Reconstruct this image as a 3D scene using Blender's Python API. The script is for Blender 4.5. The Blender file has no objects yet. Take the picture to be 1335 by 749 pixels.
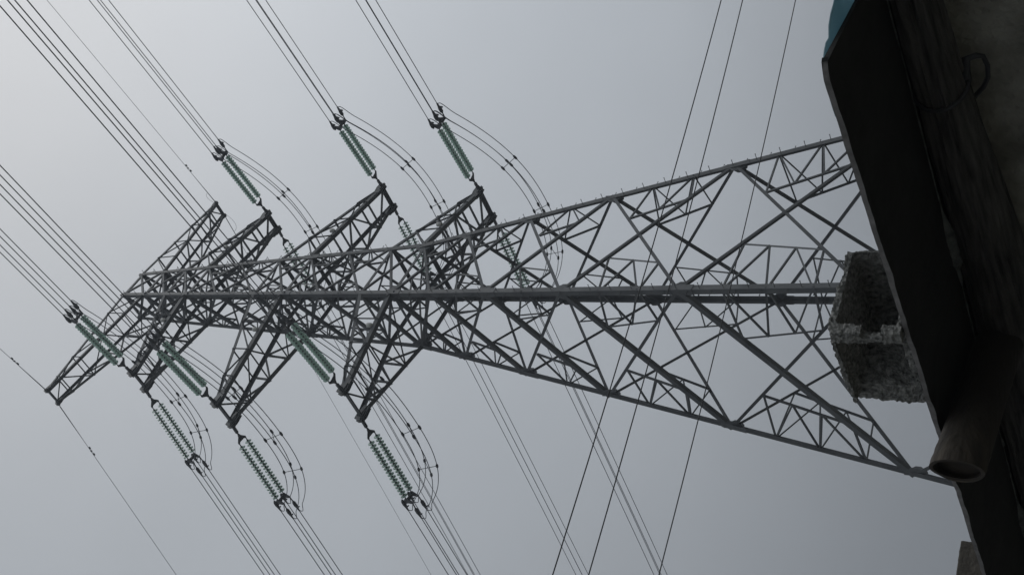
import bpy, bmesh, math, random
from mathutils import Vector, Matrix, noise
R = math.radians
random.seed(7)
scene = bpy.context.scene
COL = scene.collection

# ------------------------------------------------------------------ camera
CAM = Vector((-26.270, -24.300, 1.6))
FWD = Vector((0.61715566, 0.56086057, 0.5518644))
RGT = Vector((0.67491175, -0.73788252, -0.00484974))     # right in the upright world (the photo lies on its side)
UPV = Vector((-0.40449106, -0.37545281, 0.83391976))
cd = bpy.data.cameras.new('camera'); cam = bpy.data.objects.new('camera', cd); COL.objects.link(cam)
cd.sensor_width = 36; cd.lens = 39.27; cd.clip_start = .05; cd.clip_end = 6000
M = Matrix.Identity(4)
for c_, v_ in enumerate((-UPV, RGT, -FWD)):
    for r_ in range(3): M[r_][c_] = v_[r_]
M.translation = CAM
cam.matrix_world = M
scene.camera = cam

# ------------------------------------------------------------------ sky: overcast
SUN_EL, SUN_AZ = 62, -35          # hidden sun, high and to the right of the view
w = bpy.data.worlds.new('World'); scene.world = w; w.use_nodes = True
nt = w.node_tree; nt.nodes.clear()
N = nt.nodes.new
out = N('ShaderNodeOutputWorld'); bg = N('ShaderNodeBackground'); bg.inputs['Strength'].default_value = 1.0
sky = N('ShaderNodeTexSky'); sky.sky_type = 'NISHITA'; sky.sun_disc = False
sky.sun_elevation = R(SUN_EL); sky.sun_rotation = R(90 - SUN_AZ)
skm = N('ShaderNodeVectorMath'); skm.operation = 'SCALE'; skm.inputs['Scale'].default_value = .06
tc = N('ShaderNodeTexCoord')
sep = N('ShaderNodeSeparateXYZ')
cr = N('ShaderNodeValToRGB'); cr.color_ramp.interpolation = 'B_SPLINE'
el = cr.color_ramp.elements
stops = [(0, .36), (.18, .45), (.26, .555), (.32, .645), (.41, .79), (.56, .955), (.70, 1.0), (1, 1.0)]
el[0].position, el[0].color = 0, (stops[0][1],) * 3 + (1,)
el[1].position, el[1].color = 1, (1, 1, 1, 1)
for p_, v_ in stops[1:-1]:
    e_ = el.new(p_); e_.color = (v_, v_, v_, 1)
dr = N('ShaderNodeVectorMath'); dr.operation = 'DOT_PRODUCT'; dr.inputs[1].default_value = RGT
ex = N('ShaderNodeMath'); ex.operation = 'MULTIPLY_ADD'; ex.inputs[1].default_value = .70; ex.inputs[2].default_value = .70 * .165
ee = N('ShaderNodeMath'); ee.operation = 'EXPONENT'
gd = N('ShaderNodeVectorMath'); gd.operation = 'DOT_PRODUCT'
gdir = (FWD + UPV * (867.5 / 1456) + RGT * (430 / 1456)).normalized(); gd.inputs[1].default_value = gdir
gm = N('ShaderNodeMath'); gm.operation = 'MAXIMUM'; gm.inputs[1].default_value = 0
gp = N('ShaderNodeMath'); gp.operation = 'POWER'; gp.inputs[1].default_value = 14
gx = N('ShaderNodeMath'); gx.operation = 'MULTIPLY_ADD'; gx.inputs[1].default_value = .28; gx.inputs[2].default_value = 1
nz = N('ShaderNodeTexNoise'); nz.inputs['Scale'].default_value = 3.0; nz.inputs['Detail'].default_value = 5
nm = N('ShaderNodeMath'); nm.operation = 'MULTIPLY_ADD'; nm.inputs[1].default_value = .22; nm.inputs[2].default_value = .89
mul = [N('ShaderNodeMath') for _ in range(3)]
for m_ in mul: m_.operation = 'MULTIPLY'
tint = N('ShaderNodeVectorMath'); tint.operation = 'SCALE'; tint.inputs[0].default_value = (.417, .446, .480)
mix = N('ShaderNodeMix'); mix.data_type = 'RGBA'; mix.inputs['Factor'].default_value = .96
L = nt.links.new
L(tc.outputs['Generated'], sep.inputs[0]); L(sep.outputs['Z'], cr.inputs[0])
L(tc.outputs['Generated'], dr.inputs[0]); L(dr.outputs['Value'], ex.inputs[0]); L(ex.outputs[0], ee.inputs[0])
L(tc.outputs['Generated'], gd.inputs[0]); L(gd.outputs['Value'], gm.inputs[0]); L(gm.outputs[0], gp.inputs[0]); L(gp.outputs[0], gx.inputs[0])
L(tc.outputs['Generated'], nz.inputs['Vector']); L(nz.outputs['Fac'], nm.inputs[0])
L(cr.outputs['Color'], mul[0].inputs[0]); L(ee.outputs[0], mul[0].inputs[1])
L(mul[0].outputs[0], mul[1].inputs[0]); L(gx.outputs[0], mul[1].inputs[1])
L(mul[1].outputs[0], mul[2].inputs[0]); L(nm.outputs[0], mul[2].inputs[1])
L(mul[2].outputs[0], tint.inputs['Scale'])
L(sky.outputs[0], skm.inputs[0])
wm = N('ShaderNodeMix'); wm.data_type = 'RGBA'; wm.blend_type = 'MULTIPLY'; wm.inputs['B'].default_value = (1.06, 1.0, .945, 1)
L(gp.outputs[0], wm.inputs['Factor']); L(tint.outputs[0], wm.inputs['A'])
L(skm.outputs[0], mix.inputs['A']); L(wm.outputs['Result'], mix.inputs['B'])
L(mix.outputs['Result'], bg.inputs['Color']); L(bg.outputs[0], out.inputs[0])

sd = bpy.data.lights.new('sun', 'SUN'); sd.energy = .5; sd.angle = R(25); sd.color = (1, .97, .93)
so = bpy.data.objects.new('sun', sd); COL.objects.link(so); so.location = (0, 0, 80)
sv = Vector((math.cos(R(SUN_AZ)) * math.cos(R(SUN_EL)), math.sin(R(SUN_AZ)) * math.cos(R(SUN_EL)), math.sin(R(SUN_EL))))
so.rotation_euler = sv.to_track_quat('Z', 'Y').to_euler()
scene.view_settings.view_transform = 'Standard'; scene.view_settings.look = 'None'
scene.view_settings.exposure = 0; scene.view_settings.gamma = 1
scene.view_settings.use_curve_mapping = False
scene.cycles.max_bounces = 6

# ------------------------------------------------------------------ materials
def mat(name, c1, c2, scale=4, rough=.7, metal=0, bump=0, bscale=30, detail=6, stretch=(1, 1, 1), spec=.5, bdist=.01):
    m = bpy.data.materials.new(name); m.use_nodes = True
    t = m.node_tree; b = t.nodes['Principled BSDF']
    b.inputs['Roughness'].default_value = rough; b.inputs['Metallic'].default_value = metal
    b.inputs['Specular IOR Level'].default_value = spec
    co = t.nodes.new('ShaderNodeTexCoord'); mp = t.nodes.new('ShaderNodeMapping'); mp.inputs['Scale'].default_value = stretch
    n = t.nodes.new('ShaderNodeTexNoise'); n.inputs['Scale'].default_value = scale; n.inputs['Detail'].default_value = detail
    r = t.nodes.new('ShaderNodeValToRGB')
    r.color_ramp.elements[0].position = .3; r.color_ramp.elements[1].position = .7
    r.color_ramp.elements[0].color = (*c1, 1); r.color_ramp.elements[1].color = (*c2, 1)
    t.links.new(co.outputs['Object'], mp.inputs[0]); t.links.new(mp.outputs[0], n.inputs['Vector'])
    t.links.new(n.outputs['Fac'], r.inputs[0]); t.links.new(r.outputs[0], b.inputs['Base Color'])
    if bump:
        n2 = t.nodes.new('ShaderNodeTexNoise'); n2.inputs['Scale'].default_value = bscale; n2.inputs['Detail'].default_value = 8
        bp = t.nodes.new('ShaderNodeBump'); bp.inputs['Strength'].default_value = bump; bp.inputs['Distance'].default_value = bdist
        t.links.new(mp.outputs[0], n2.inputs['Vector']); t.links.new(n2.outputs['Fac'], bp.inputs['Height']); t.links.new(bp.outputs[0], b.inputs['Normal'])
    return m
STEEL = mat('galvanised steel', (.046, .050, .053), (.098, .102, .103), 1.1, .6, .2, .3, 9)
_t = STEEL.node_tree; _b = _t.nodes['Principled BSDF']; _src = _b.inputs['Base Color'].links[0].from_socket     # bars from different batches of galvanising
_oi = _t.nodes.new('ShaderNodeObjectInfo'); _mr = _t.nodes.new('ShaderNodeMapRange'); _mr.inputs['To Min'].default_value = .68; _mr.inputs['To Max'].default_value = 1.32
_vs = _t.nodes.new('ShaderNodeVectorMath'); _vs.operation = 'SCALE'
_t.links.new(_oi.outputs['Random'], _mr.inputs['Value']); _t.links.new(_src, _vs.inputs[0]); _t.links.new(_mr.outputs[0], _vs.inputs['Scale']); _t.links.new(_vs.outputs[0], _b.inputs['Base Color'])
STEEL_D = mat('weathered steel fittings', (.04, .043, .048), (.07, .073, .077), 3, .55, .3)
WIRE = mat('aluminium conductor', (.055, .06, .07), (.08, .085, .095), 2, .55, .3)
CABLE = mat('dark insulated cable', (.02, .021, .025), (.035, .036, .04), 2, .6)
GLASS = mat('toughened green glass', (.52, .66, .60), (.70, .83, .76), 6, .06, 0, spec=.5)
PALE = mat('pale painted fitting', (.42, .42, .40), (.55, .55, .52), 9, .7)
CONC = mat('rough grey concrete', (.16, .155, .145), (.26, .25, .235), 9, .92, 0, .7, 60, 10)
CONCF = mat('footing concrete', (.25, .24, .23), (.38, .37, .35), 3, .9, 0, .4, 30)
WALLM = mat('stained cement render', (.15, .145, .125), (.36, .35, .31), 7, .95, 0, .9, 40, 12, spec=.2, bdist=.02, stretch=(1, 1, 1))
BLOCK = mat('coarse concrete block', (.055, .056, .052), (.27, .268, .25), 70, .95, 0, .8, 140, 12, bdist=.006)
BLOCKB = mat('brown cement block', (.045, .04, .032), (.085, .076, .062), 22, .95, 0, .4, 90, 10)
BARK = mat('old dark timber', (.014, .013, .0125), (.105, .10, .092), 46, .95, 0, 1, 90, 12, (1, .09, 1), bdist=.02)
POLE = mat('weathered brown pole with painted shade', (.022, .018, .014), (.078, .064, .048), 34, .85, 0, .5, 80, 8, (.05, 1, 1))
_t = POLE.node_tree; _rp = [n for n in _t.nodes if n.type == 'VALTORGB'][0]; _b = _t.nodes['Principled BSDF']   # colour darkens inward from the tip: shade under the eave painted in
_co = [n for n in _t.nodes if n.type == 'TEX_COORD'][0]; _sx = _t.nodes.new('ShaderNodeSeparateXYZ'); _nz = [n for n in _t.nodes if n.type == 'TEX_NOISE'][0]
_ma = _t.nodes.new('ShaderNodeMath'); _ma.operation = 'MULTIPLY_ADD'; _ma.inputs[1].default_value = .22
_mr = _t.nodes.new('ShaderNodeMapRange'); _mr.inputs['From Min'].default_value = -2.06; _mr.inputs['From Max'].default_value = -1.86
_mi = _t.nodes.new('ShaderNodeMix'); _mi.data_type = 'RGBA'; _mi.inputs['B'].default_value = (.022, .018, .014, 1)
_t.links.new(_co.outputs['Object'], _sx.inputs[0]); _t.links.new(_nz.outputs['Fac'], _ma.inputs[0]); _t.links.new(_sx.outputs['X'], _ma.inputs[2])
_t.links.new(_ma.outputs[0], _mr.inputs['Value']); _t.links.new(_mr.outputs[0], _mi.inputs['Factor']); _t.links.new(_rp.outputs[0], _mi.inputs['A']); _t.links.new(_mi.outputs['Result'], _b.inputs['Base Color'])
POLEI = mat('dark pole inside', (.018, .014, .01), (.04, .03, .022), 20, .95)
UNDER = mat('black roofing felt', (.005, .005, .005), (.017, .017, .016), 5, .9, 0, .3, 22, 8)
EDGE = mat('weathered sheet roofing', (.10, .095, .09), (.2, .19, .185), 24, .7, 0, .4, 60)
TARP = mat('teal plastic tarpaulin', (.26, .40, .45), (.36, .50, .55), 7, .55, 0, .4, 14)
GROUND = mat('bare earth and grass', (.10, .105, .085), (.19, .18, .155), .35, .97, 0, .6, 4, 10)
# light passes through the tarpaulin and the glass
for _m, _f in ((TARP, .6), (GLASS, .55)):
    _t = _m.node_tree; _b = _t.nodes['Principled BSDF']; _tr = _t.nodes.new('ShaderNodeBsdfTranslucent'); _mx = _t.nodes.new('ShaderNodeMixShader')
    _mx.inputs[0].default_value = _f
    _t.links.new(_b.inputs['Base Color'].links[0].from_socket, _tr.inputs['Color'])
    _t.links.new(_b.outputs[0], _mx.inputs[1]); _t.links.new(_tr.outputs[0], _mx.inputs[2])
    _t.links.new(_mx.outputs[0], [n for n in _t.nodes if n.type == 'OUTPUT_MATERIAL'][0].inputs[0])

# ------------------------------------------------------------------ helpers
def tag(o, label=None, cat=None, group=None, kind=None):
    if label: o['label'] = label
    if cat: o['category'] = cat
    if group: o['group'] = group
    if kind: o['kind'] = kind
    return o
def empty(name, loc=(0, 0, 0), rot=None):
    o = bpy.data.objects.new(name, None); COL.objects.link(o); o.location = loc; o.empty_display_size = .3
    if rot is not None: o.rotation_euler = rot
    return o
class MB:
    def __init__(s): s.v = []; s.f = []; s.smooth = False
    def add(s, vs, fs):
        k = len(s.v); s.v += [tuple(v) for v in vs]; s.f += [tuple(i + k for i in f) for f in fs]; return s
    def prism(s, prof_a, prof_b):
        n = len(prof_a)
        return s.add(list(prof_a) + list(prof_b), [tuple(range(n))[::-1], tuple(range(n, 2 * n))] + [(i, (i + 1) % n, n + (i + 1) % n, n + i) for i in range(n)])
    def box(s, c, ax, ay, az):                # centre and three half-axes
        c, ax, ay, az = map(Vector, (c, ax, ay, az))
        q = lambda k: [c - ax - ay + k * az, c + ax - ay + k * az, c + ax + ay + k * az, c - ax + ay + k * az]
        return s.prism(q(-1), q(1))
    def bbox(s, lo, hi):
        lo, hi = Vector(lo), Vector(hi); c = (lo + hi) / 2; h = (hi - lo) / 2
        return s.box(c, (h.x, 0, 0), (0, h.y, 0), (0, 0, h.z))
    def tube(s, pts, rad, n=8, cap=True):
        pts = [Vector(p) for p in pts]; rr = rad if isinstance(rad, (list, tuple)) else [rad] * len(pts)
        up = None; rings = []
        for i, p in enumerate(pts):
            d = (pts[min(i + 1, len(pts) - 1)] - pts[max(i - 1, 0)]).normalized()
            if up is None: up = d.orthogonal().normalized()
            up = (up - d * up.dot(d)); up = up.normalized() if up.length > 1e-6 else d.orthogonal().normalized()
            b = d.cross(up)
            rings.append([p + (up * math.cos(2 * math.pi * k / n) + b * math.sin(2 * math.pi * k / n)) * rr[i] for k in range(n)])
        vs = [v for r_ in rings for v in r_]; fs = []
        for i in range(len(pts) - 1):
            for k in range(n):
                a, b_ = i * n + k, i * n + (k + 1) % n
                fs.append((a, b_, b_ + n, a + n))
        if cap: fs += [tuple(range(n))[::-1], tuple(range(len(vs) - n, len(vs)))]
        s.smooth = True
        return s.add(vs, fs)
    def angle(s, a, b, d1, d2, w1, w2=None, t=.014):   # L section, heel along a-b
        a, b = Vector(a), Vector(b); w2 = w2 or w1
        ax = (b - a).normalized()
        d1 = Vector(d1); d1 = (d1 - ax * d1.dot(ax)).normalized()
        d2 = Vector(d2); d2 = d2 - ax * d2.dot(ax); d2 = (d2 - d1 * d2.dot(d1)).normalized()
        pr = lambda o: [o, o + d1 * w1, o + d1 * w1 + d2 * t, o + d1 * t + d2 * t, o + d1 * t + d2 * w2, o + d2 * w2]
        pa, pb = pr(a), pr(b)
        if d1.cross(d2).dot(ax) < 0: pa, pb = pa[::-1], pb[::-1]
        return s.prism(pa, pb)
    def build(s, name, m, parent=None, loc=None):
        me = bpy.data.meshes.new(name); me.from_pydata(s.v, [], s.f); me.validate(); me.update()
        if s.smooth:
            me.polygons.foreach_set('use_smooth', [True] * len(me.polygons))
            try: me.set_sharp_from_angle(angle=R(50))
            except Exception: pass
        for mm in (m if isinstance(m, (list, tuple)) else [m]): me.materials.append(mm)
        o = bpy.data.objects.new(name, me); COL.objects.link(o)
        if parent is not None: o.parent = parent
        if loc is not None: o.location = loc
        return o

# ------------------------------------------------------------------ ground
g = MB(); G = 3000
g.add([(-G, -G, 0), (G, -G, 0), (G, G, 0), (-G, G, 0)], [(0, 1, 2, 3)])
tag(g.build('ground', GROUND), kind='structure')
# thin damp air that greys the far steel
hz = MB().bbox((-G - 5, -G - 5, -1), (G + 5, G + 5, 62))
ho = tag(hz.build('haze', []), kind='stuff')
hm = bpy.data.materials.new('damp air'); hm.use_nodes = True; ht = hm.node_tree; ht.nodes.clear()
hv = ht.nodes.new('ShaderNodeVolumePrincipled'); hv.inputs['Color'].default_value = (.86, .92, 1, 1); hv.inputs['Density'].default_value = .0014; hv.inputs['Anisotropy'].default_value = .2
h2 = ht.nodes.new('ShaderNodeOutputMaterial'); ht.links.new(hv.outputs[0], h2.inputs['Volume'])
ho.data.materials.append(hm)

# ------------------------------------------------------------------ the lattice tower
S, Z0 = 1.5, 29.549
ZU = dict(e_up=11.722, e_lo=10.643, a1u=9.579, a1l=8.499, m12=7.049, a2u=5.435, a2l=4.165, m23=2.686, a3u=1.158, a3l=0.,
          k0=-1.463, k1=-3.390, k2=-5.771, k3=-8.912, k4=-12.884, base=-19.42)
ORDER = list(ZU)
def half(zu): return S * (1 - (.03936 if zu > 0 else .1267) * zu)
ZM = {k: Z0 + S * v for k, v in ZU.items()}
HW = {k: half(v) for k, v in ZU.items()}
TIP = {'e': (4.500 * S, .280 * S, Z0 + 11.673 * S), 1: (3.652 * S, .336 * S, Z0 + 8.454 * S),
       2: (4.599 * S, .400 * S, Z0 + 4.089 * S), 3: (3.972 * S, .488 * S, Z0 - .004 * S)}
SG = {'N': (-1, -1), 'R': (1, -1), 'F': (1, 1), 'L': (-1, 1)}
def node(c, k): return Vector((SG[c][0] * HW[k], SG[c][1] * HW[k], ZM[k]))
tower = tag(empty('transmission_tower', (0, 0, 0)), 'tall grey steel lattice pylon with eight side arms, lying across the sideways photo', 'pylon')
jobs = {}                                  # kind -> list of (apparent size, MB)
def job(kind, a, b, mb):
    a, b = Vector(a), Vector(b)
    jobs.setdefault(kind, []).append(((b - a).length / ((a + b) / 2 - CAM).length, mb))
def member(kind, a, b, d1, d2, w_, t=.012, ext=0):
    a, b = Vector(a), Vector(b)
    job(kind, a, b, MB().angle(a, b, d1, d2, w_, w_, t))

# legs
legs = {}
for c, (sx, sy) in SG.items():
    m = MB()
    for (ka, kb, wd) in (('e_up', 'a2l', .175), ('a2l', 'a3l', .195), ('a3l', 'k2', .205), ('k2', 'k4', .205), ('k4', 'base', .21)):
        a, b = node(c, ka), node(c, kb)
        ax = (b - a).normalized()
        off = Vector((sx, sy, 0)) * .002 * (1 if wd > .16 else 0)
        m.angle(a + off - ax * .0, b + off, (-sx, 0, 0), (0, -sy, 0), wd, wd, .02)
    legs[c] = m.build('leg', STEEL, tower)
    for k in ('a2l', 'a3l', 'k1', 'k3'):               # bolted splices
        p = node(c, k); k2 = ORDER[ORDER.index(k) + 1]; ax = (node(c, k2) - p).normalized()
        o = Vector((sx, sy, 0)) * .016; sp = MB()
        sp.angle(p + o - ax * .45, p + o + ax * .45, (-sx, 0, 0), (0, -sy, 0), .235, .235, .014)
        sp.build('splice_angle', STEEL, legs[c])
    ft = MB(); b = node(c, 'base')
    ft.bbox((b.x - .5, b.y - .5, -.3), (b.x + .5, b.y + .5, .45)); ft.build('footing', CONCF, tower)
# step bolts on the near and the right-hand leg
for c in ('N', 'R'):
    sx, sy = SG[c]; rest = MB(); made = 0
    pts = []
    a, b = node(c, 'k4'), node(c, 'a3l')
    n_ = int((b - a).length / .42)
    for i in range(n_): pts.append((a.lerp(b, (i + .5) / n_), i))
    a, b = node(c, 'a3l'), node(c, 'e_up'); n2 = int((b - a).length / .42)
    for i in range(n2): pts.append((a.lerp(b, (i + .5) / n2), i))
    bolt = None
    for p, i in pts:
        d = Vector((sx, 0, 0)) if i % 2 else Vector((0, sy, 0))
        q = p + (Vector((0, -sy, 0)) if i % 2 else Vector((-sx, 0, 0))) * .07
        s_ = MB().tube([q, q + d * .20], .0115, 6).tube([q + d * .20, q + d * .215], .02, 6)
        if made < 50: s_.build('step_bolt', STEEL, legs[c]); made += 1
        else: rest.add(s_.v, s_.f)
    tag(rest.build('step_bolt', STEEL, legs[c]), kind='stuff')

# faces: X bracing, struts and secondary lattice
FACES = [('N', 'R', Vector((0, -1, 0))), ('N', 'L', Vector((-1, 0, 0))), ('R', 'F', Vector((1, 0, 0))), ('L', 'F', Vector((0, 1, 0)))]
def face_lattice(A, B, nrm, ku, kl, npt, ws):
    a0, b0, a1, b1 = node(A, ku), node(B, ku), node(A, kl), node(B, kl)
    f = .27
    for (p0, p1, q0, q1) in ((a0, a1, b0, b1), (b0, b1, a0, a1)):
        s0, s1 = p0.lerp(q1, f), p1.lerp(q0, f)
        inn = -nrm * .045
        P = [p0.lerp(p1, (i + 1) / (npt + 1)) + inn for i in range(npt)]
        Q = [s0.lerp(s1, i / npt) + inn for i in range(npt + 1)]
        member('secondary_brace', Q[0], Q[-1], (p0 + p1) / 2 - (s0 + s1) / 2, -nrm, ws * 1.15)
        for i, p in enumerate(P):
            member('secondary_brace', Q[i], p, (0, 0, 1), -nrm, ws)
            member('secondary_brace', p, Q[i + 1], (0, 0, 1), -nrm, ws)
for i in range(len(ORDER) - 1):
    ku, kl = ORDER[i], ORDER[i + 1]
    low = ZU[ku] <= 0
    wx = .145 if ZU[ku] <= -3 else .13 if low else .115
    for A, B, nrm in FACES:
        a0, b0, a1, b1 = node(A, ku), node(B, ku), node(A, kl), node(B, kl)
        e1 = (b0 - a0).normalized(); w1_, w2_ = {'NL': (1.15, .76), 'RF': (1.25, .74), 'NR': (.7, .8), 'LF': (.75, .75)}[A + B]
        member('diagonal_brace', a0 + e1 * .05 - nrm * .004, b1 - e1 * .05 - nrm * .004, (0, 0, 1), nrm * -1, wx * w1_)
        member('diagonal_brace', b0 - e1 * .05 - nrm * (.024 + 0), a1 + e1 * .05 - nrm * .024, (0, 0, 1), nrm * -1, wx * w2_)
        if ku in ('e_up', 'e_lo', 'a1u', 'a1l', 'a2u', 'a2l', 'a3u', 'a3l'):
            member('horizontal_strut', a0 - nrm * .022, b0 - nrm * .022, (0, 0, -1), -nrm, .125)
        h_ = ZU[ku] - ZU[kl]
        npt = 0 if h_ < 1.2 else 1 if h_ < 2.7 else 2 if h_ < 3.5 else 3
        if npt: face_lattice(A, B, nrm, ku, kl, npt, .057 if low else .055)
for k in ('e_lo', 'a1l', 'a2l', 'a3l'):
    dz = Vector((0, 0, -.06))
    member('plan_brace', node('L', k) + dz, node('R', k) + dz, (0, 0, -1), (1, 1, 0), .14)
    member('plan_brace', node('N', k) + dz * 2, node('F', k) + dz * 2, (0, 0, -1), (1, -1, 0), .12)
# gusset plates
for c, (sx, sy) in SG.items():
    for k in ORDER[:-1]:
        p = node(c, k); big = .39 if ZU[k] <= 0 else .24
        if k in ('a1u', 'a1l', 'a2u', 'a2l', 'a3u', 'a3l'): big *= 1.15
        m = MB()
        for (ax, nx) in ((Vector((-sx, 0, 0)), Vector((0, sy, 0))), (Vector((0, -sy, 0)), Vector((sx, 0, 0)))):
            prof = [(.02, -big * .95), (big * .55, -big * .8), (big * 1.0, -big * .2), (big * 1.0, big * .2), (big * .55, big * .8), (.02, big * .95)]
            o = p - nx * .021
            pts0 = [o + ax * u_ + Vector((0, 0, v_)) for u_, v_ in prof]
            pts1 = [q - nx * .012 for q in pts0]
            m.prism(pts0, pts1)
        job('gusset_plate', p, p + Vector((0, 0, big * 2)), m)
for kind, lst in jobs.items():
    lst.sort(key=lambda t: -t[0])
    for s_, m in lst[:99 if len(lst) > 100 else 100]: m.build(kind, STEEL, tower)
    if len(lst) > 100:
        r_ = MB()
        for s_, m in lst[99:]: r_.add(m.v, m.f)
        tag(r_.build(kind, STEEL, tower), kind='stuff')

# cross arms
def cross_arm(sx, key, ku, kl):
    xt, yt, zt = TIP[key]; earth = key == 'e'
    cu, cl = (.105, .12) if earth else (.145, .19)
    tf, tb = Vector((sx * xt, -yt, zt)), Vector((sx * xt, yt, zt))
    front, back = ('R', 'F') if sx > 0 else ('N', 'L')
    uf, ub, lf, lb = node(front, ku), node(back, ku), node(front, kl), node(back, kl)
    name = 'cross_arm'
    arm = MB()
    root = None
    dz = Vector((0, 0, 1)); out_ = Vector((sx, 0, 0))
    ch = []
    eps = .03
    for (b, t, sy, up, w_) in ((uf, tf, -1, 1, cu), (ub, tb, 1, 1, cu), (lf, tf, -1, -1, cl), (lb, tb, 1, -1, cl)):
        t2 = t + dz * (.12 if up > 0 else -.06)
        ch.append((b, t2))
        m = MB().angle(b, t2, (0, -sy, 0), (0, 0, -up), w_, w_, .014)
        if root is None:
            root = empty(name); root.parent = tower
        m.build('chord', STEEL, root)
    (u0f, u1f), (u0b, u1b), (l0f, l1f), (l0b, l1b) = ch
    fr = [0, .2, .42, .66, .86] if earth else [0, .27, .52, .76]
    wl = .058 if earth else .072
    nb = []
    for i, f in enumerate(fr):
        pts = [u0f.lerp(u1f, f), u0b.lerp(u1b, f), l0f.lerp(l1f, f), l0b.lerp(l1b, f)]
        g_ = fr[i + 1] if i + 1 < len(fr) else 1.0
        nx = [u0f.lerp(u1f, g_), u0b.lerp(u1b, g_), l0f.lerp(l1f, g_), l0b.lerp(l1b, g_)]
        ins = Vector((0, .02, 0))
        if i:
            nb += [(pts[0] + ins, pts[2] + ins), (pts[1] - ins, pts[3] - ins), (pts[2] + dz * .02, pts[3] + dz * .02), (pts[0] - dz * .02, pts[1] - dz * .02)]
        if i % 2 == 0:
            nb += [(pts[2] + ins * 1.6, nx[0] + ins * 1.6), (pts[3] - ins * 1.6, nx[1] - ins * 1.6)]
            nb += [(pts[2] + dz * .035, nx[3] + dz * .035)]
        else:
            nb += [(pts[0] + ins * 1.6, nx[2] + ins * 1.6), (pts[1] - ins * 1.6, nx[3] - ins * 1.6)]
            nb += [(pts[3] + dz * .035, nx[2] + dz * .035)]
    for a, b in nb:
        if (a - b).length < .25: continue
        MB().angle(a, b, (0, 0, 1) if abs((b - a).normalized().z) < .9 else (1, 0, 0), (sx, 0, .2), wl, wl, .009).build('lattice_bar', STEEL, root)
    # tip: two plate boxes and the bar joining them
    for t, sy in ((tf, -1), (tb, 1)):
        m = MB(); k = .6 if earth else 1.05
        pr = [(-.55 * k, .13 * k), (-.52 * k, -.12 * k), (-.1, -.2 * k), (.12 * k, -.16 * k), (.17 * k, .02), (.1 * k, .2 * k), (-.12, .22 * k)]
        for oy in (-.07 * k, .07 * k):
            a_ = [t + Vector((sx * u_, oy - .01, v_)) for u_, v_ in pr]; b_ = [q + Vector((0, .02, 0)) for q in a_]
            m.prism(a_, b_)
        m.bbox((min(t.x - sx * .3 * k, t.x + sx * .13 * k), t.y - .13 * k, t.z - .115 * k), (max(t.x - sx * .3 * k, t.x + sx * .13 * k), t.y + .13 * k, t.z - .09 * k))
        m.bbox((t.x - .06 * k, t.y - .09 * k if sy > 0 else t.y - .2 * k, t.z - .05), (t.x + .06 * k, t.y + .2 * k if sy > 0 else t.y + .09 * k, t.z + .05))
        m.build('tip_plate', STEEL, root)
    MB().angle(tf + dz * .03, tb + dz * .03, (0, 0, -1), (-sx, 0, 0), .12 if earth else .16, None, .014).build('tip_bar', STEEL, root)
    if not earth:
        q = l0f.lerp(l1f, .34) + Vector((0, -.02, .16))
        MB().tube([q, q + Vector((0, 0, .06)), q + Vector((0, 0, .22)), q + Vector((0, 0, .27))], [.05, .1, .1, .04], 10).build('marker_fitting', PALE, root)
    return root
for sx in (-1, 1):
    cross_arm(sx, 'e', 'e_up', 'e_lo'); cross_arm(sx, 1, 'a1u', 'a1l'); cross_arm(sx, 2, 'a2u', 'a2l'); cross_arm(sx, 3, 'a3u', 'a3l')

# ------------------------------------------------------------------ line geometry
PSI = {-1: -.15586, 1: -.13813}
KAP = {-1: .00065458, 1: .00057042}
SLOPE = dict(zip('L1f L2f L3f R1f R2f R3f REf LEf L1b L2b L3b R1b R2b R3b REb LEb'.split(),
    [.1395, .1148, .0828, .0684, .0641, .0579, .0658, .1406, .1097, .1340, .1361, .1008, .1030, .0995, .0859, .0534]))
def curve(code, tu):
    sx = -1 if code[0] == 'L' else 1; sy = -1 if code[2] == 'f' else 1
    key = 'e' if code[1] == 'E' else int(code[1]); xt, yt, zt = TIP[key]
    return Vector((sx * xt + S * tu * math.sin(PSI[sy]), sy * yt + S * tu * sy * math.cos(PSI[sy]), zt + S * (-SLOPE[code] * tu + KAP[sy] * tu * tu)))
TC = 3.2                                    # where the wires leave their clamps
def frame(code, tu):
    a, b = curve(code, tu - .05), curve(code, tu + .05); d = (b - a).normalized()
    h = Vector((0, 0, 1)).cross(d).normalized(); return d, h, d.cross(h)
BND = .225
ARMW = {1: 'top', 2: 'middle', 3: 'lowest'}
SIDE = {'L': "photo's lower side", 'R': "photo's upper side"}
def words(code): return f"{ARMW[int(code[1])]} arm on {SIDE[code[0]]}"

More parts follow.
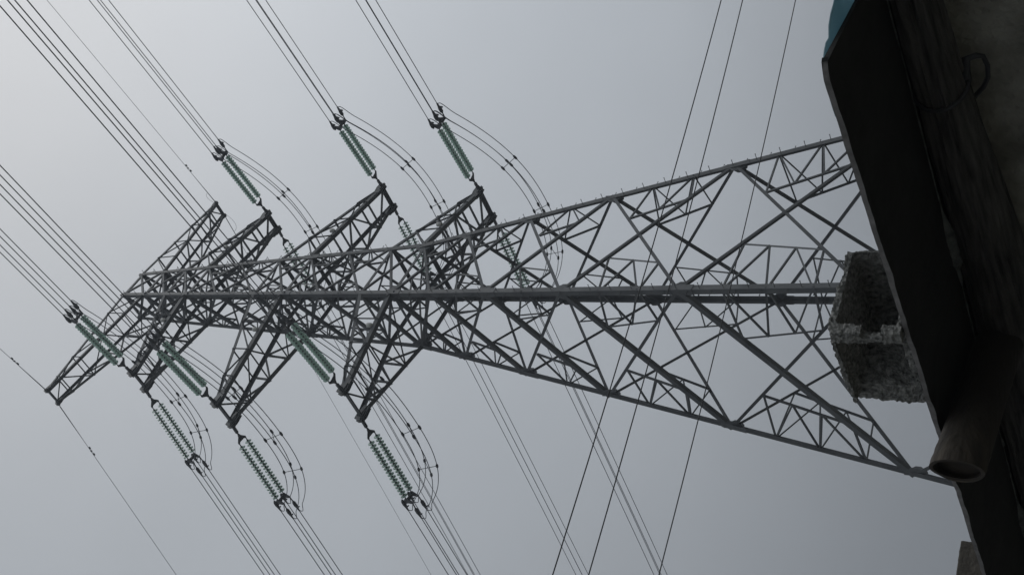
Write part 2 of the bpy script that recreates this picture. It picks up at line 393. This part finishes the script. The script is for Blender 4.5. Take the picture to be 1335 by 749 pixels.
# insulator set built once along +X, then copied
ND, PITCH, X0 = 18, .157, .98
STG = .42                                   # the upper two clamps end short of the lower two
def lathe(prof, n=22):
    m = MB(); vs = []; fs = []
    for x, r_ in prof: vs += [(x, r_ * math.cos(2 * math.pi * k / n), r_ * math.sin(2 * math.pi * k / n)) for k in range(n)]
    for i in range(len(prof) - 1):
        for k in range(n): fs.append((i * n + k, i * n + n + k, i * n + n + (k + 1) % n, i * n + (k + 1) % n))
    m.smooth = True; return m.add(vs, fs)
def make_insulator():
    root = empty('insulator_string')
    m = MB()
    m.tube([(.05, 0, 0), (.16, 0, 0), (.30, 0, 0), (.36, 0, 0)], [.035, .055, .055, .03], 8)
    for sy in (-1, 1): m.box((.26, sy * .045, 0), (.2, 0, 0), (0, .008, 0), (0, 0, .045))
    m.box((.5, 0, 0), (.12, 0, 0), (0, .03, 0), (0, 0, .02)).build('tower_link', STEEL_D, root)
    m = MB()
    pr = [(.52, 0, 0)]
    pl = [(.54, -.05), (.62, -.07), (.80, -.235), (.88, -.235), (.88, -.175), (.83, -.12), (.83, .12), (.88, .175), (.88, .235), (.80, .235), (.62, .07), (.54, .05)]
    m.prism([Vector((x, y, -.012)) for x, y in pl], [Vector((x, y, .012)) for x, y in pl]).build('yoke_plate', STEEL_D, root)
    xe = X0 + ND * PITCH
    for sy in (-1, 1):
        y = sy * .2
        m = MB()
        m.tube([(.84, y, 0), (X0 + .02, y, 0)], .022, 8)
        for i in range(ND):
            x = X0 + i * PITCH
            m.tube([(x, y, 0), (x + .02, y, 0), (x + .075, y, 0), (x + .085, y, 0)], [.028, .042, .044, .038], 10)
            m.tube([(x + .08, y, 0), (x + PITCH + .01, y, 0)], .018, 6)
        m.tube([(xe - .02, y, 0), (xe + .12, y, 0)], .022, 8)
        core = m.build('disc_string', STEEL_D, root)
        gl = lathe([(.066, .05), (.070, .09), (.082, .128), (.094, .140), (.099, .138), (.093, .122), (.104, .112), (.094, .098), (.106, .086), (.092, .07), (.104, .055), (.086, .045)])
        first = None
        for i in range(ND):
            if first is None: first = gl.build('glass_disc', GLASS, core); o = first
            else: o = first.copy(); COL.objects.link(o); o.parent = core
            o.location = (X0 + i * PITCH, y, 0)
    for sy in (-1, 1):
        y = sy * .2; m = MB()
        a = xe + .08
        pl = [(a, -.05), (a + .2, -.26), (a + .27, -.26), (a + .27, -.15), (a + .24, 0), (a + .27, .15), (a + .27, .26), (a + .2, .26), (a, .05)]
        m.prism([Vector((x, y - .022, z)) for x, z in pl], [Vector((x, y + .022, z)) for x, z in pl])
        m.build('yoke_plate', STEEL_D, root)
    m = MB(); a = xe + .2
    m.tube([(a, -.2, .12), (a + .03, .2, -.12)], .034, 6).tube([(a, -.2, -.12), (a + .03, .2, .12)], .034, 6)
    m.tube([(a - .04, -.2, 0), (a - .04, .2, 0)], .045, 6)
    m.build('yoke_cross_bar', STEEL_D, root)
    # arcing horn
    MB().tube([(xe - .1, .2, .03), (xe, .26, .1), (xe + .1, .28, .16)], .012, 6).build('arcing_horn', STEEL_D, root)
    for sy in (-1, 1):
        for sz in (-1, 1):
            m = MB(); y, z = sy * BND, sz * BND; x = xe + .30
            x2 = TC * S - (STG if sz > 0 else 0)
            m.tube([(x - .06, sy * .2, z), (max(x + .05, x2 - .42), y, z)], .026, 6)
            m.tube([(x2 - .44, y, z), (x2 - .36, y, z), (x2 - .2, y, z), (x2 - .06, y, z), (x2 + .1, y, z)], [.03, .075, .078, .048, .028], 8)
            m.tube([(x2 - .12, y, z), (x2 - .10, y, z - .09), (x2 - .14, y, z - .17)], [.04, .036, .03], 6)
            m.build('dead_end_clamp', STEEL_D, root)
    return root
def copy_tree(o, parent=None):
    c = o.copy(); COL.objects.link(c); c.parent = parent
    for k in list(o.children): copy_tree(k, c)
    return c
proto = make_insulator()
first = True
for s_ in 'LR':
    for a_ in (1, 2, 3):
        for e_ in 'fb':
            code = f'{s_}{a_}{e_}'
            o = proto if first else copy_tree(proto); first = False
            p0, p1 = curve(code, 0), curve(code, TC)
            d = (p1 - p0).normalized(); h = Vector((0, 0, 1)).cross(d).normalized(); v = d.cross(h)
            m4 = Matrix.Identity(4)
            for ci, vec in enumerate((d, h, v)):
                for ri in range(3): m4[ri][ci] = vec[ri]
            m4.translation = p0
            o.matrix_world = m4
            way = 'reaching up-left from' if e_ == 'f' else 'reaching down-right from'
            tag(o, f'green glass insulator pair {way} the {words(code)}', 'insulator', 'green glass insulators holding the wires to the tower arms')
# conductors
for s_ in 'LR':
    for a_ in (1, 2, 3):
        for e_ in 'fb':
            code = f'{s_}{a_}{e_}'
            way = 'running up-left from' if e_ == 'f' else 'running down-right from'
            for oy in (-1, 1):
                for oz in (-1, 1):
                    ts = [TC - (STG / S if oz > 0 else 0) + .02] + [TC + 1.5 * i for i in range(1, 8)] + [TC + 10 + 6 * i for i in range(1, 22)]
                    pts = []
                    for tu in ts:
                        d, h, v = frame(code, tu); pts.append(curve(code, tu) + h * oy * BND + v * oz * BND)
                    o = MB().tube(pts, .0175, 6).build('conductor_wire', WIRE)
                    tag(o, f'thin taut wire of the four {way} the {words(code)}', 'power line', f'four wires {way} the {words(code)}')
# jumpers and their spacers
DJ = {'L1': 1.6, 'L2': 1.6, 'L3': 1.6, 'R1': 1.7, 'R2': 1.88, 'R3': 1.85}
SPC = {'L1': (.27, .52, .73), 'L2': (.29, .53, .73), 'L3': (.31, .54, .74), 'R1': (.29, .51, .73), 'R2': (.28, .51, .73), 'R3': (.26, .49, .73)}
def jump_end(ph, e_, oy, oz):
    d, h, v = frame(ph + e_, TC)
    tt = TC - .03 - (STG / S if oz > 0 else 0)
    hh = h if e_ == 'f' else -h               # same lateral side at both ends
    return curve(ph + e_, tt) + hh * oy * BND + v * (oz * BND), d, v
def jump(ph, s, oy, oz):
    (a, da, va), (b, db, vb) = jump_end(ph, 'f', oy, oz), jump_end(ph, 'b', oy, oz)
    sa, sb = (-1, 1)
    a = a - va * .10; b = b - vb * .10
    q = a.lerp(b, s)
    q.z -= S * DJ[ph] * (1 - abs(2 * s - 1) ** 2.4) * (1.0 if oz < 0 else .985)
    return q
def jump_path(ph, oy, oz):
    (a, da, va), (b, db, vb) = jump_end(ph, 'f', oy, oz), jump_end(ph, 'b', oy, oz)
    oa = (a - b).normalized(); ob = -oa        # outward along the line at either end
    pts = [a, a + oa * .10 - va * .03, a + oa * .13 - va * .11, a + oa * .08 - va * .22]
    pts += [jump(ph, .035 + .93 * i / 44, oy, oz) for i in range(45)]
    pts += [b + ob * .12 - vb * .24, b + ob * .16 - vb * .11, b + ob * .12 - vb * .03, b]
    for _ in range(2):                          # round the corners off
        pts = [pts[0]] + [v for a_, b_ in zip(pts, pts[1:]) for v in (a_.lerp(b_, .25), a_.lerp(b_, .75))] + [pts[-1]]
    return pts
PLACE = ['leftmost', 'middle one', 'rightmost']
for ph in ('L1', 'L2', 'L3', 'R1', 'R2', 'R3'):
    wd = words(ph + 'f')
    for oy in (-1, 1):
        for oz in (-1, 1):
            pts = jump_path(ph, oy, oz)
            # lead the ends out of the clamp lugs
            o = MB().tube(pts, .0155, 6).build('jumper_wire', WIRE)
            tag(o, f'slack drooping wire of the four looping under the {wd}', 'power line', f'four jumper wires looping under the {wd}')
    for i, s in enumerate(SPC[ph]):
        q = {(oy, oz): jump(ph, s, oy, oz) for oy in (-1, 1) for oz in (-1, 1)}
        c = sum(q.values(), Vector()) / 4
        tg = (jump(ph, s + .02, 1, 1) - jump(ph, s - .02, 1, 1)).normalized()
        root = empty('wire_spacer', c)
        m = MB()
        for k_ in ((-1, -1), (-1, 1)):
            m.tube([q[k_] - c, q[(-k_[0], -k_[1])] - c], .013, 6)
        m.build('cross_frame', STEEL_D, root)
        for k_, p in q.items():
            MB().tube([p - c - tg * .12, p - c - tg * .06, p - c + tg * .06, p - c + tg * .12], [.02, .05, .05, .02], 8).build('wire_clamp', STEEL_D, root)
        tag(root, f'cross-shaped wire spacer, {PLACE[i]} under {wd}', 'spacer', 'spacers on the drooping jumper wires')
# earth wires
EW = {'L': "photo's lower side", 'R': "photo's upper side"}
for s_ in 'LR':
    for e_ in 'fb':
        code = f'{s_}E{e_}'
        way = 'running up-left' if e_ == 'f' else 'running down-right'
        pts = [curve(code, tu) for tu in [.1, .5, 1, 1.5] + [2 + 3 * i for i in range(45)]]
        rs = [.022, .02, .016] + [.0105] * (len(pts) - 3)
        o = MB().tube(pts, rs, 6).build('earth_wire', WIRE)
        tag(o, f'single thin earth wire {way} from the end arm on {EW[s_]}', 'earth wire', 'earth wires from the arms at the tower peak')
        if code in ('LEf', 'REf', 'LEb', 'REb'):
            tu = {'LEf': 1.55, 'REf': 1.75, 'LEb': 1.9, 'REb': 1.75}[code]
            p = curve(code, tu); d, h, v = frame(code, tu)
            r = empty('vibration_damper', p)
            MB().box((0, 0, -.04), d * .03, h * .02, (0, 0, .05)).build('clamp', STEEL_D, r)
            MB().tube([d * -.2 + Vector((0, 0, -.085)), d * .2 + Vector((0, 0, -.085))], .009, 6).build('messenger_rod', STEEL_D, r)
            for q in (-1, 1):
                MB().tube([d * (q * .13) + Vector((0, 0, -.09)), d * (q * .17) + Vector((0, 0, -.09)), d * (q * .25) + Vector((0, 0, -.09))], [.02, .04, .036], 8).build('weight', STEEL_D, r)
            tag(r, f'small double-weight damper clamped on earth wire {way} on {EW[s_]}', 'damper', 'dampers on the earth wires')
    # slack bonding loops round the earth-wire peak
    if s_ == 'R':
        for e_, (la, lb, hh, sg, where) in {'f': (-.05, .42, .5, 1, 'above-left of'), 'b': (.0, .55, .6, -1, 'below-right of')}.items():
            a, b = curve(f'{s_}E{e_}', la if la > 0 else .02), curve(f'{s_}E{e_}', lb); pts = []
            for i in range(31):
                s = i / 30; th = math.pi * s
                pts.append(a.lerp(b, .5 - .72 * math.cos(th) * (1 - .25 * math.sin(th))) + Vector((sg * .12, 0, sg * hh)) * math.sin(th))
            o = MB().tube(pts, .007, 6).build('bonding_loop', WIRE)
            tag(o, f'thin slack loop of wire just {where} the end arm tip on {EW[s_]}', 'wire loop', 'bonding loops at the earth wire arm')

# three low cables crossing in front of the tower
for (ax, ay, bx, by, nm) in ((-13.102, -17.581, -21.011, -15.529, 'first from the tower peak'), (-12.421, -17.182, -20.567, -14.907, 'middle one'), (-10.468, -16.038, -19.548, -13.476, 'nearest the roof')):
    a, b = Vector((ax, ay, 7.6)), Vector((bx, by, 7.6)); d = (b - a)
    pts = []
    for i in range(-40, 61):
        s = i / 10
        q = a + d * s * .7; ss = s * .7
        q.z += .19 * (ss * (ss - 1)) if -1.5 < ss < 2.5 else .19 * (ss * (ss - 1))
        q.z = 7.6 + .19 * ss * (ss - 1)
        pts.append(q)
    o = MB().tube(pts, .0075, 6).build('overhead_cable', CABLE)
    tag(o, f'thin dark cable crossing in front of the tower, {nm} of three', 'cable', 'three thin cables crossing in front of the tower')

# ------------------------------------------------------------------ the shed whose eave closes the right of the photo
PH = R(-7.0655)                              # local x points away from the lens, local y runs along the eave
BASE = Vector((CAM.x, CAM.y, 0))
RZ = Matrix.Rotation(PH, 4, 'Z')
def wp(p, e, z=0): return BASE + (RZ @ Vector((p, e, 0))) + Vector((0, 0, z))
OP, OE = 3.9, 3.9
shed = empty('shed', wp(OP, OE), (0, 0, PH))
tag(shed, 'dark shed with overhanging sheet roof on a rough log filling the right edge', 'shed')
def lp(p, e, z): return Vector((p - OP, e - OE, z))
# wall
m = MB(); m.bbox(lp(2.42, 1.52, 0), lp(2.56, 6.3, 2.232)); m.build('wall', WALLM, shed)
for lo, hi in (((2.56, 1.52, 0), (5.4, 1.66, 2.29)), ((2.56, 6.16, 0), (5.4, 6.3, 2.29)), ((5.4, 1.52, 0), (5.54, 6.3, 2.29))):
    MB().bbox(lp(*lo), lp(*hi)).build('wall', WALLM, shed)
# roof sheet
def roof():
    m = MB(); ne, npp = 260, 30; top = []; bot = []
    zb = 2.32
    for i in range(ne + 1):
        for j in range(npp + 1):
            fe, fp = i / ne, (j / npp) ** 1.6
            p = 1.80 + fp * 3.9; e = 1.41 + fe * 5.1
            e += max(0, (1 - fe * 14)) * (.066 * min(1, (p - 1.8) / .3))
            if j == 0: p += .009 * noise.noise((e * 4, 3, 0)) + .006 * noise.noise((e * 15, 1, 0)) + .003 * noise.noise((e * 60, 1, 0)) + .03 * max(0, 1 - (e - 1.41) / .05) ** 2
            wv = .006 * noise.noise((p * 2.2, e * 1.6, 0)) + .003 * noise.noise((p * 9, e * 7, 4))
            wv *= min(1, fp * 40)
            top.append(lp(p, e, zb + .011 + .02 * (p - 1.8) * 0)); bot.append(lp(p, e, zb + wv - .001 - (.006 * max(0, noise.noise((e * 9, 7, 2)) + .1) if j < 2 else 0)))
    vs = top + bot; n = len(top); fs = []
    st = npp + 1
    for i in range(ne):
        for j in range(npp):
            a = i * st + j; fs.append((a, a + st, a + st + 1, a + 1)); fs.append((n + a, n + a + 1, n + a + st + 1, n + a + st))
    for j in range(npp):
        a = j; fs.append((a, a + 1, n + a + 1, n + a)); a = ne * st + j; fs.append((a + 1, a, n + a, n + a + 1))
    for i in range(ne):
        a = i * st; fs.append((a + st, a, n + a, n + a + st)); a = i * st + npp; fs.append((a, a + st, n + a + st, n + a))
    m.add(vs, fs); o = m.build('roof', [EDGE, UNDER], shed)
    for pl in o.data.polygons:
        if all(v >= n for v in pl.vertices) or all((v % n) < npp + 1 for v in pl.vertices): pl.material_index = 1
roof()
# log under the eave
def log():
    m = MB(); n = 44; rows = 200; vs = []; fs = []
    for i in range(rows + 1):
        e = 1.3 + i / rows * 5.0
        f = min(1.15, max(-.2, (e - 1.75) / .8))
        r0 = .0555 + .035 * f + .004 * noise.noise((e * 1.5, 0, 7))
        pc = 2.30 + .03 * f; zc = 2.3155 - r0
        for k in range(n):
            a = 2 * math.pi * k / n
            q = (math.cos(a) * 1.4, math.sin(a) * 1.4, e * .55)
            r = r0 * (1 + .06 * noise.noise(q)) + .006 * noise.noise((math.cos(a) * 9, math.sin(a) * 9, e * 2.2)) + .005 * noise.noise((math.cos(a) * 16, math.sin(a) * 16, e * 4)) - .009 * max(0, .12 - abs(noise.noise((math.cos(a) * 4, math.sin(a) * 4, e * 1.1 + 3)))) / .12
            r += .012 * max(0, noise.noise((math.cos(a) * 3, math.sin(a) * 3, e * 2.8 + 9)) - .1)
            vs.append(lp(pc + r * math.cos(a), e, min(zc + r * math.sin(a), 2.3155)))
    for i in range(rows):
        for k in range(n):
            a, b = i * n + k, i * n + (k + 1) % n; fs.append((a, a + n, b + n, b))
    fs += [tuple(range(n)), tuple(range(len(vs) - n, len(vs)))[::-1]]
    m.smooth = True; m.add(vs, fs)
    return m.build('eave_log', BARK, shed)
lg = log()
# irregular grey strip standing in for torn felt between log and sheet
mo = MB(); rows, cols = 150, 7; vs = []; fs = []
for i in range(rows + 1):
    e = 1.45 + i / rows * 3.2
    wd = max(.004, .075 * max(0, noise.noise((e * 2.6, 4, 1)) - .02) + .016 * noise.noise((e * 11, 4, 1)) + .010 * noise.noise((e * 34, 2, 1)))
    f = min(1.15, max(-.2, (e - 1.75) / .8)); pe = 2.30 + .03 * f - (.0555 + .035 * f) * .72
    for j in range(cols + 1):
        g = j / cols
        vs.append(lp(pe + .02 - g * wd, e, 2.3195 - .026 * math.sin(math.pi * min(1, g * .9 + .1)) * max(.05, min(1, wd / .03)) + .005 * noise.noise((e * 30, g * 3, 6)) * (1 - g)))
for i in range(rows):
    for j in range(cols):
        a = i * (cols + 1) + j; fs.append((a, a + cols + 1, a + cols + 2, a + 1))
mo.smooth = True; mo.add(vs, fs); mo.build('felt_strip', mat('grey mortar', (.05, .056, .055), (.15, .16, .156), 30, .95, 0, .6, 90), shed)
# wire tied round the log, its loose loop hanging in front of the wall
m = MB()
ring = []
for i in range(30):
    a = 2 * math.pi * i / 29
    ring.append(lp(2.306 + .069 * math.cos(a), 1.905 - .03 * math.cos(a), min(2.252 + .069 * math.sin(a), 2.312)))
m.tube(ring, .006, 6)
ctl = [(2.30, 1.90, 2.19), (2.345, 1.868, 2.19), (2.35, 1.864, 2.165), (2.355, 1.872, 2.152), (2.357, 1.905, 2.146), (2.358, 1.943, 2.150), (2.36, 1.975, 2.166), (2.36, 2.0, 2.188), (2.355, 2.02, 2.205), (2.34, 2.03, 2.218)]
m.tube([lp(*c) for c in ctl], [.012, .012, .008] + [.0065] * 7, 7)
m.build('tie_wire', CABLE, lg)
# hollow round poles carrying the sheet
def pole(e0, e1, p0, ln, r=.0685):
    m = MB(); n = 28; vs = []; fs = []; rows = 26
    def ringp(f, rr, jit=0):
        p = p0 + f * ln; e = e0 + (e1 - e0) * f
        o_ = []
        for k in range(n):
            a = 2 * math.pi * k / n
            q = rr * (1 + .03 * noise.noise((math.cos(a), math.sin(a), f * 3 + e0))) * (1 + .02 * math.sin(f * 40) ** 8)
            o_.append(lp(p + (jit * math.cos(a) if jit else 0), e + q * math.cos(a), 2.3165 - r * 1.06 + q * math.sin(a)))
        return o_
    for i in range(rows + 1): vs += ringp((i / rows) ** 1.3, r, .012 if i == 0 else 0)
    for i in range(rows):
        for k in range(n):
            a, b = i * n + k, i * n + (k + 1) % n; fs.append((a, b, b + n, a + n))
    # open end: lip and dark bore
    k0 = len(vs); vs += ringp(0, r * .86, .012); vs += ringp(.05, r * .84); k2 = len(vs)
    for k in range(n):
        b = (k + 1) % n
        fs.append((k, k0 + k, k0 + b, b)); fs.append((k0 + k, k0 + n + k, k0 + n + b, k0 + b))
    fs.append(tuple(k0 + n + k for k in range(n)))
    m.smooth = True; m.add(vs, fs)
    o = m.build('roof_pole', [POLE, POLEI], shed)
    for pl in o.data.polygons:
        if any(v >= k0 for v in pl.vertices) and all((v >= k0) for v in pl.vertices): pl.material_index = 1
        if len(pl.vertices) == 4 and all(v < n or k0 <= v < k0 + n for v in pl.vertices): pl.material_index = 1
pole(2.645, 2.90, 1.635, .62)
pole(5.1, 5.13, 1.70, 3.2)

# ------------------------------------------------------------------ tarpaulin over the end of the roof
def tarp():
    m = MB(); nu, nv = 30, 60; vs = []; fs = []
    for j in range(nv + 1):
        p = 1.826 + (j / nv) ** 1.3 * 2.3
        for i in range(nu + 1):
            f = i / nu
            inn = min(1, max(0, (p - 1.835) / .16))
            e0 = 1.445 - .046 * inn ** .7 + .007 * noise.noise((p * 16, 2, 0)) + .010 * noise.noise((p * 60, 2, 3))
            if 1.90 < p < 1.95: e0 += .012
            e1 = 1.9 - (.33 + .05 * noise.noise((p * 40, 6, 0))) * max(0, 1 - inn)
            e = e0 + f * (e1 - e0)
            z = 2.3345 + .004 * (1 + noise.noise((p * 8, e * 9, 2)))
            if e < 1.46: z += .10 * (1.46 - e) * noise.noise((p * 22, e * 6, 8))
            vs.append(lp(p, e, z))
    st = nu + 1
    for j in range(nv):
        for i in range(nu):
            a = j * st + i; fs.append((a, a + 1, a + st + 1, a + st))
    m.smooth = True; m.add(vs, fs)
    o = m.build('tarpaulin', TARP)
    md = o.modifiers.new('thickness', 'SOLIDIFY'); md.thickness = .003
    o.location = wp(OP, OE); o.rotation_euler = (0, 0, PH)
    tag(o, 'teal plastic tarpaulin over the corner of the dark roof sheet', 'tarpaulin')
tarp()

# ------------------------------------------------------------------ concrete blocks weighing the roof down
def make_block(name, lo, hi, cuts, material, seed, label, vox=.0045, disp=.011):
    lo, hi = Vector(lo), Vector(hi); c = (lo + hi) / 2; c.z = lo.z
    def L3(v): return Vector(v) - c
    base = MB().bbox(L3(lo), L3(hi)).build(name, material)
    tmp = []
    for k, (a, b) in enumerate(cuts):
        t = MB().bbox(L3(a), L3(b)).build('cut', material); tmp.append(t)
        md = base.modifiers.new('cut', 'BOOLEAN'); md.operation = 'DIFFERENCE'; md.object = t; md.solver = 'EXACT'
    rm = base.modifiers.new('remesh', 'REMESH'); rm.mode = 'VOXEL'; rm.voxel_size = vox
    bpy.context.view_layer.update()
    dg = bpy.context.evaluated_depsgraph_get()
    me = bpy.data.meshes.new_from_object(base.evaluated_get(dg))
    base.modifiers.clear(); base.data = me
    for t in tmp: bpy.data.objects.remove(t)
    H = hi.z - lo.z
    nrm = [v.normal.copy() for v in me.vertices]
    for v, n_ in zip(me.vertices, nrm):
        q = v.co + Vector((seed, seed, 0))
        d = 1.1 * noise.noise(q * 8) + .5 * noise.noise(q * 18) + .75 * noise.noise(q * 60) + .95 * noise.noise(q * 135)
        ed = 0
        v.co += n_ * (disp * .5 * (d - .35))
        if v.co.z < .002: v.co.z = .002
    me.polygons.foreach_set('use_smooth', [False] * len(me.polygons))
    base.location = wp(c.x, c.y, c.z); base.rotation_euler = (0, 0, PH)
    tag(base, label, 'concrete block', 'concrete blocks weighing down the roof')
    return base
ZT = 2.3325
make_block('concrete_block', (1.775, 2.255, ZT), (2.065, 2.60, 2.525),
    [((1.812, 2.1, 2.352), (2.056, 2.52, 2.502)), ((1.70, 2.298, 2.30), (1.812, 2.72, 2.507)), ((1.70, 2.2, 2.388), (1.83, 2.282, 2.432)),
     ((1.70, 2.57, 2.50), (1.815, 2.7, 2.60)), ((1.70, 2.20, 2.515), (1.79, 2.30, 2.6))],
    BLOCK, 3.1, 'broken grey hollow concrete block on the roof edge in front of the tower')
make_block('concrete_block', (1.86, 4.005, ZT), (2.172, 4.20, 2.52), [((1.92, 4.15, 2.36), (2.11, 4.3, 2.49))],
    BLOCKB, 8.7, 'brownish concrete block on the roof edge in the photo\'s bottom right corner', disp=.0022)
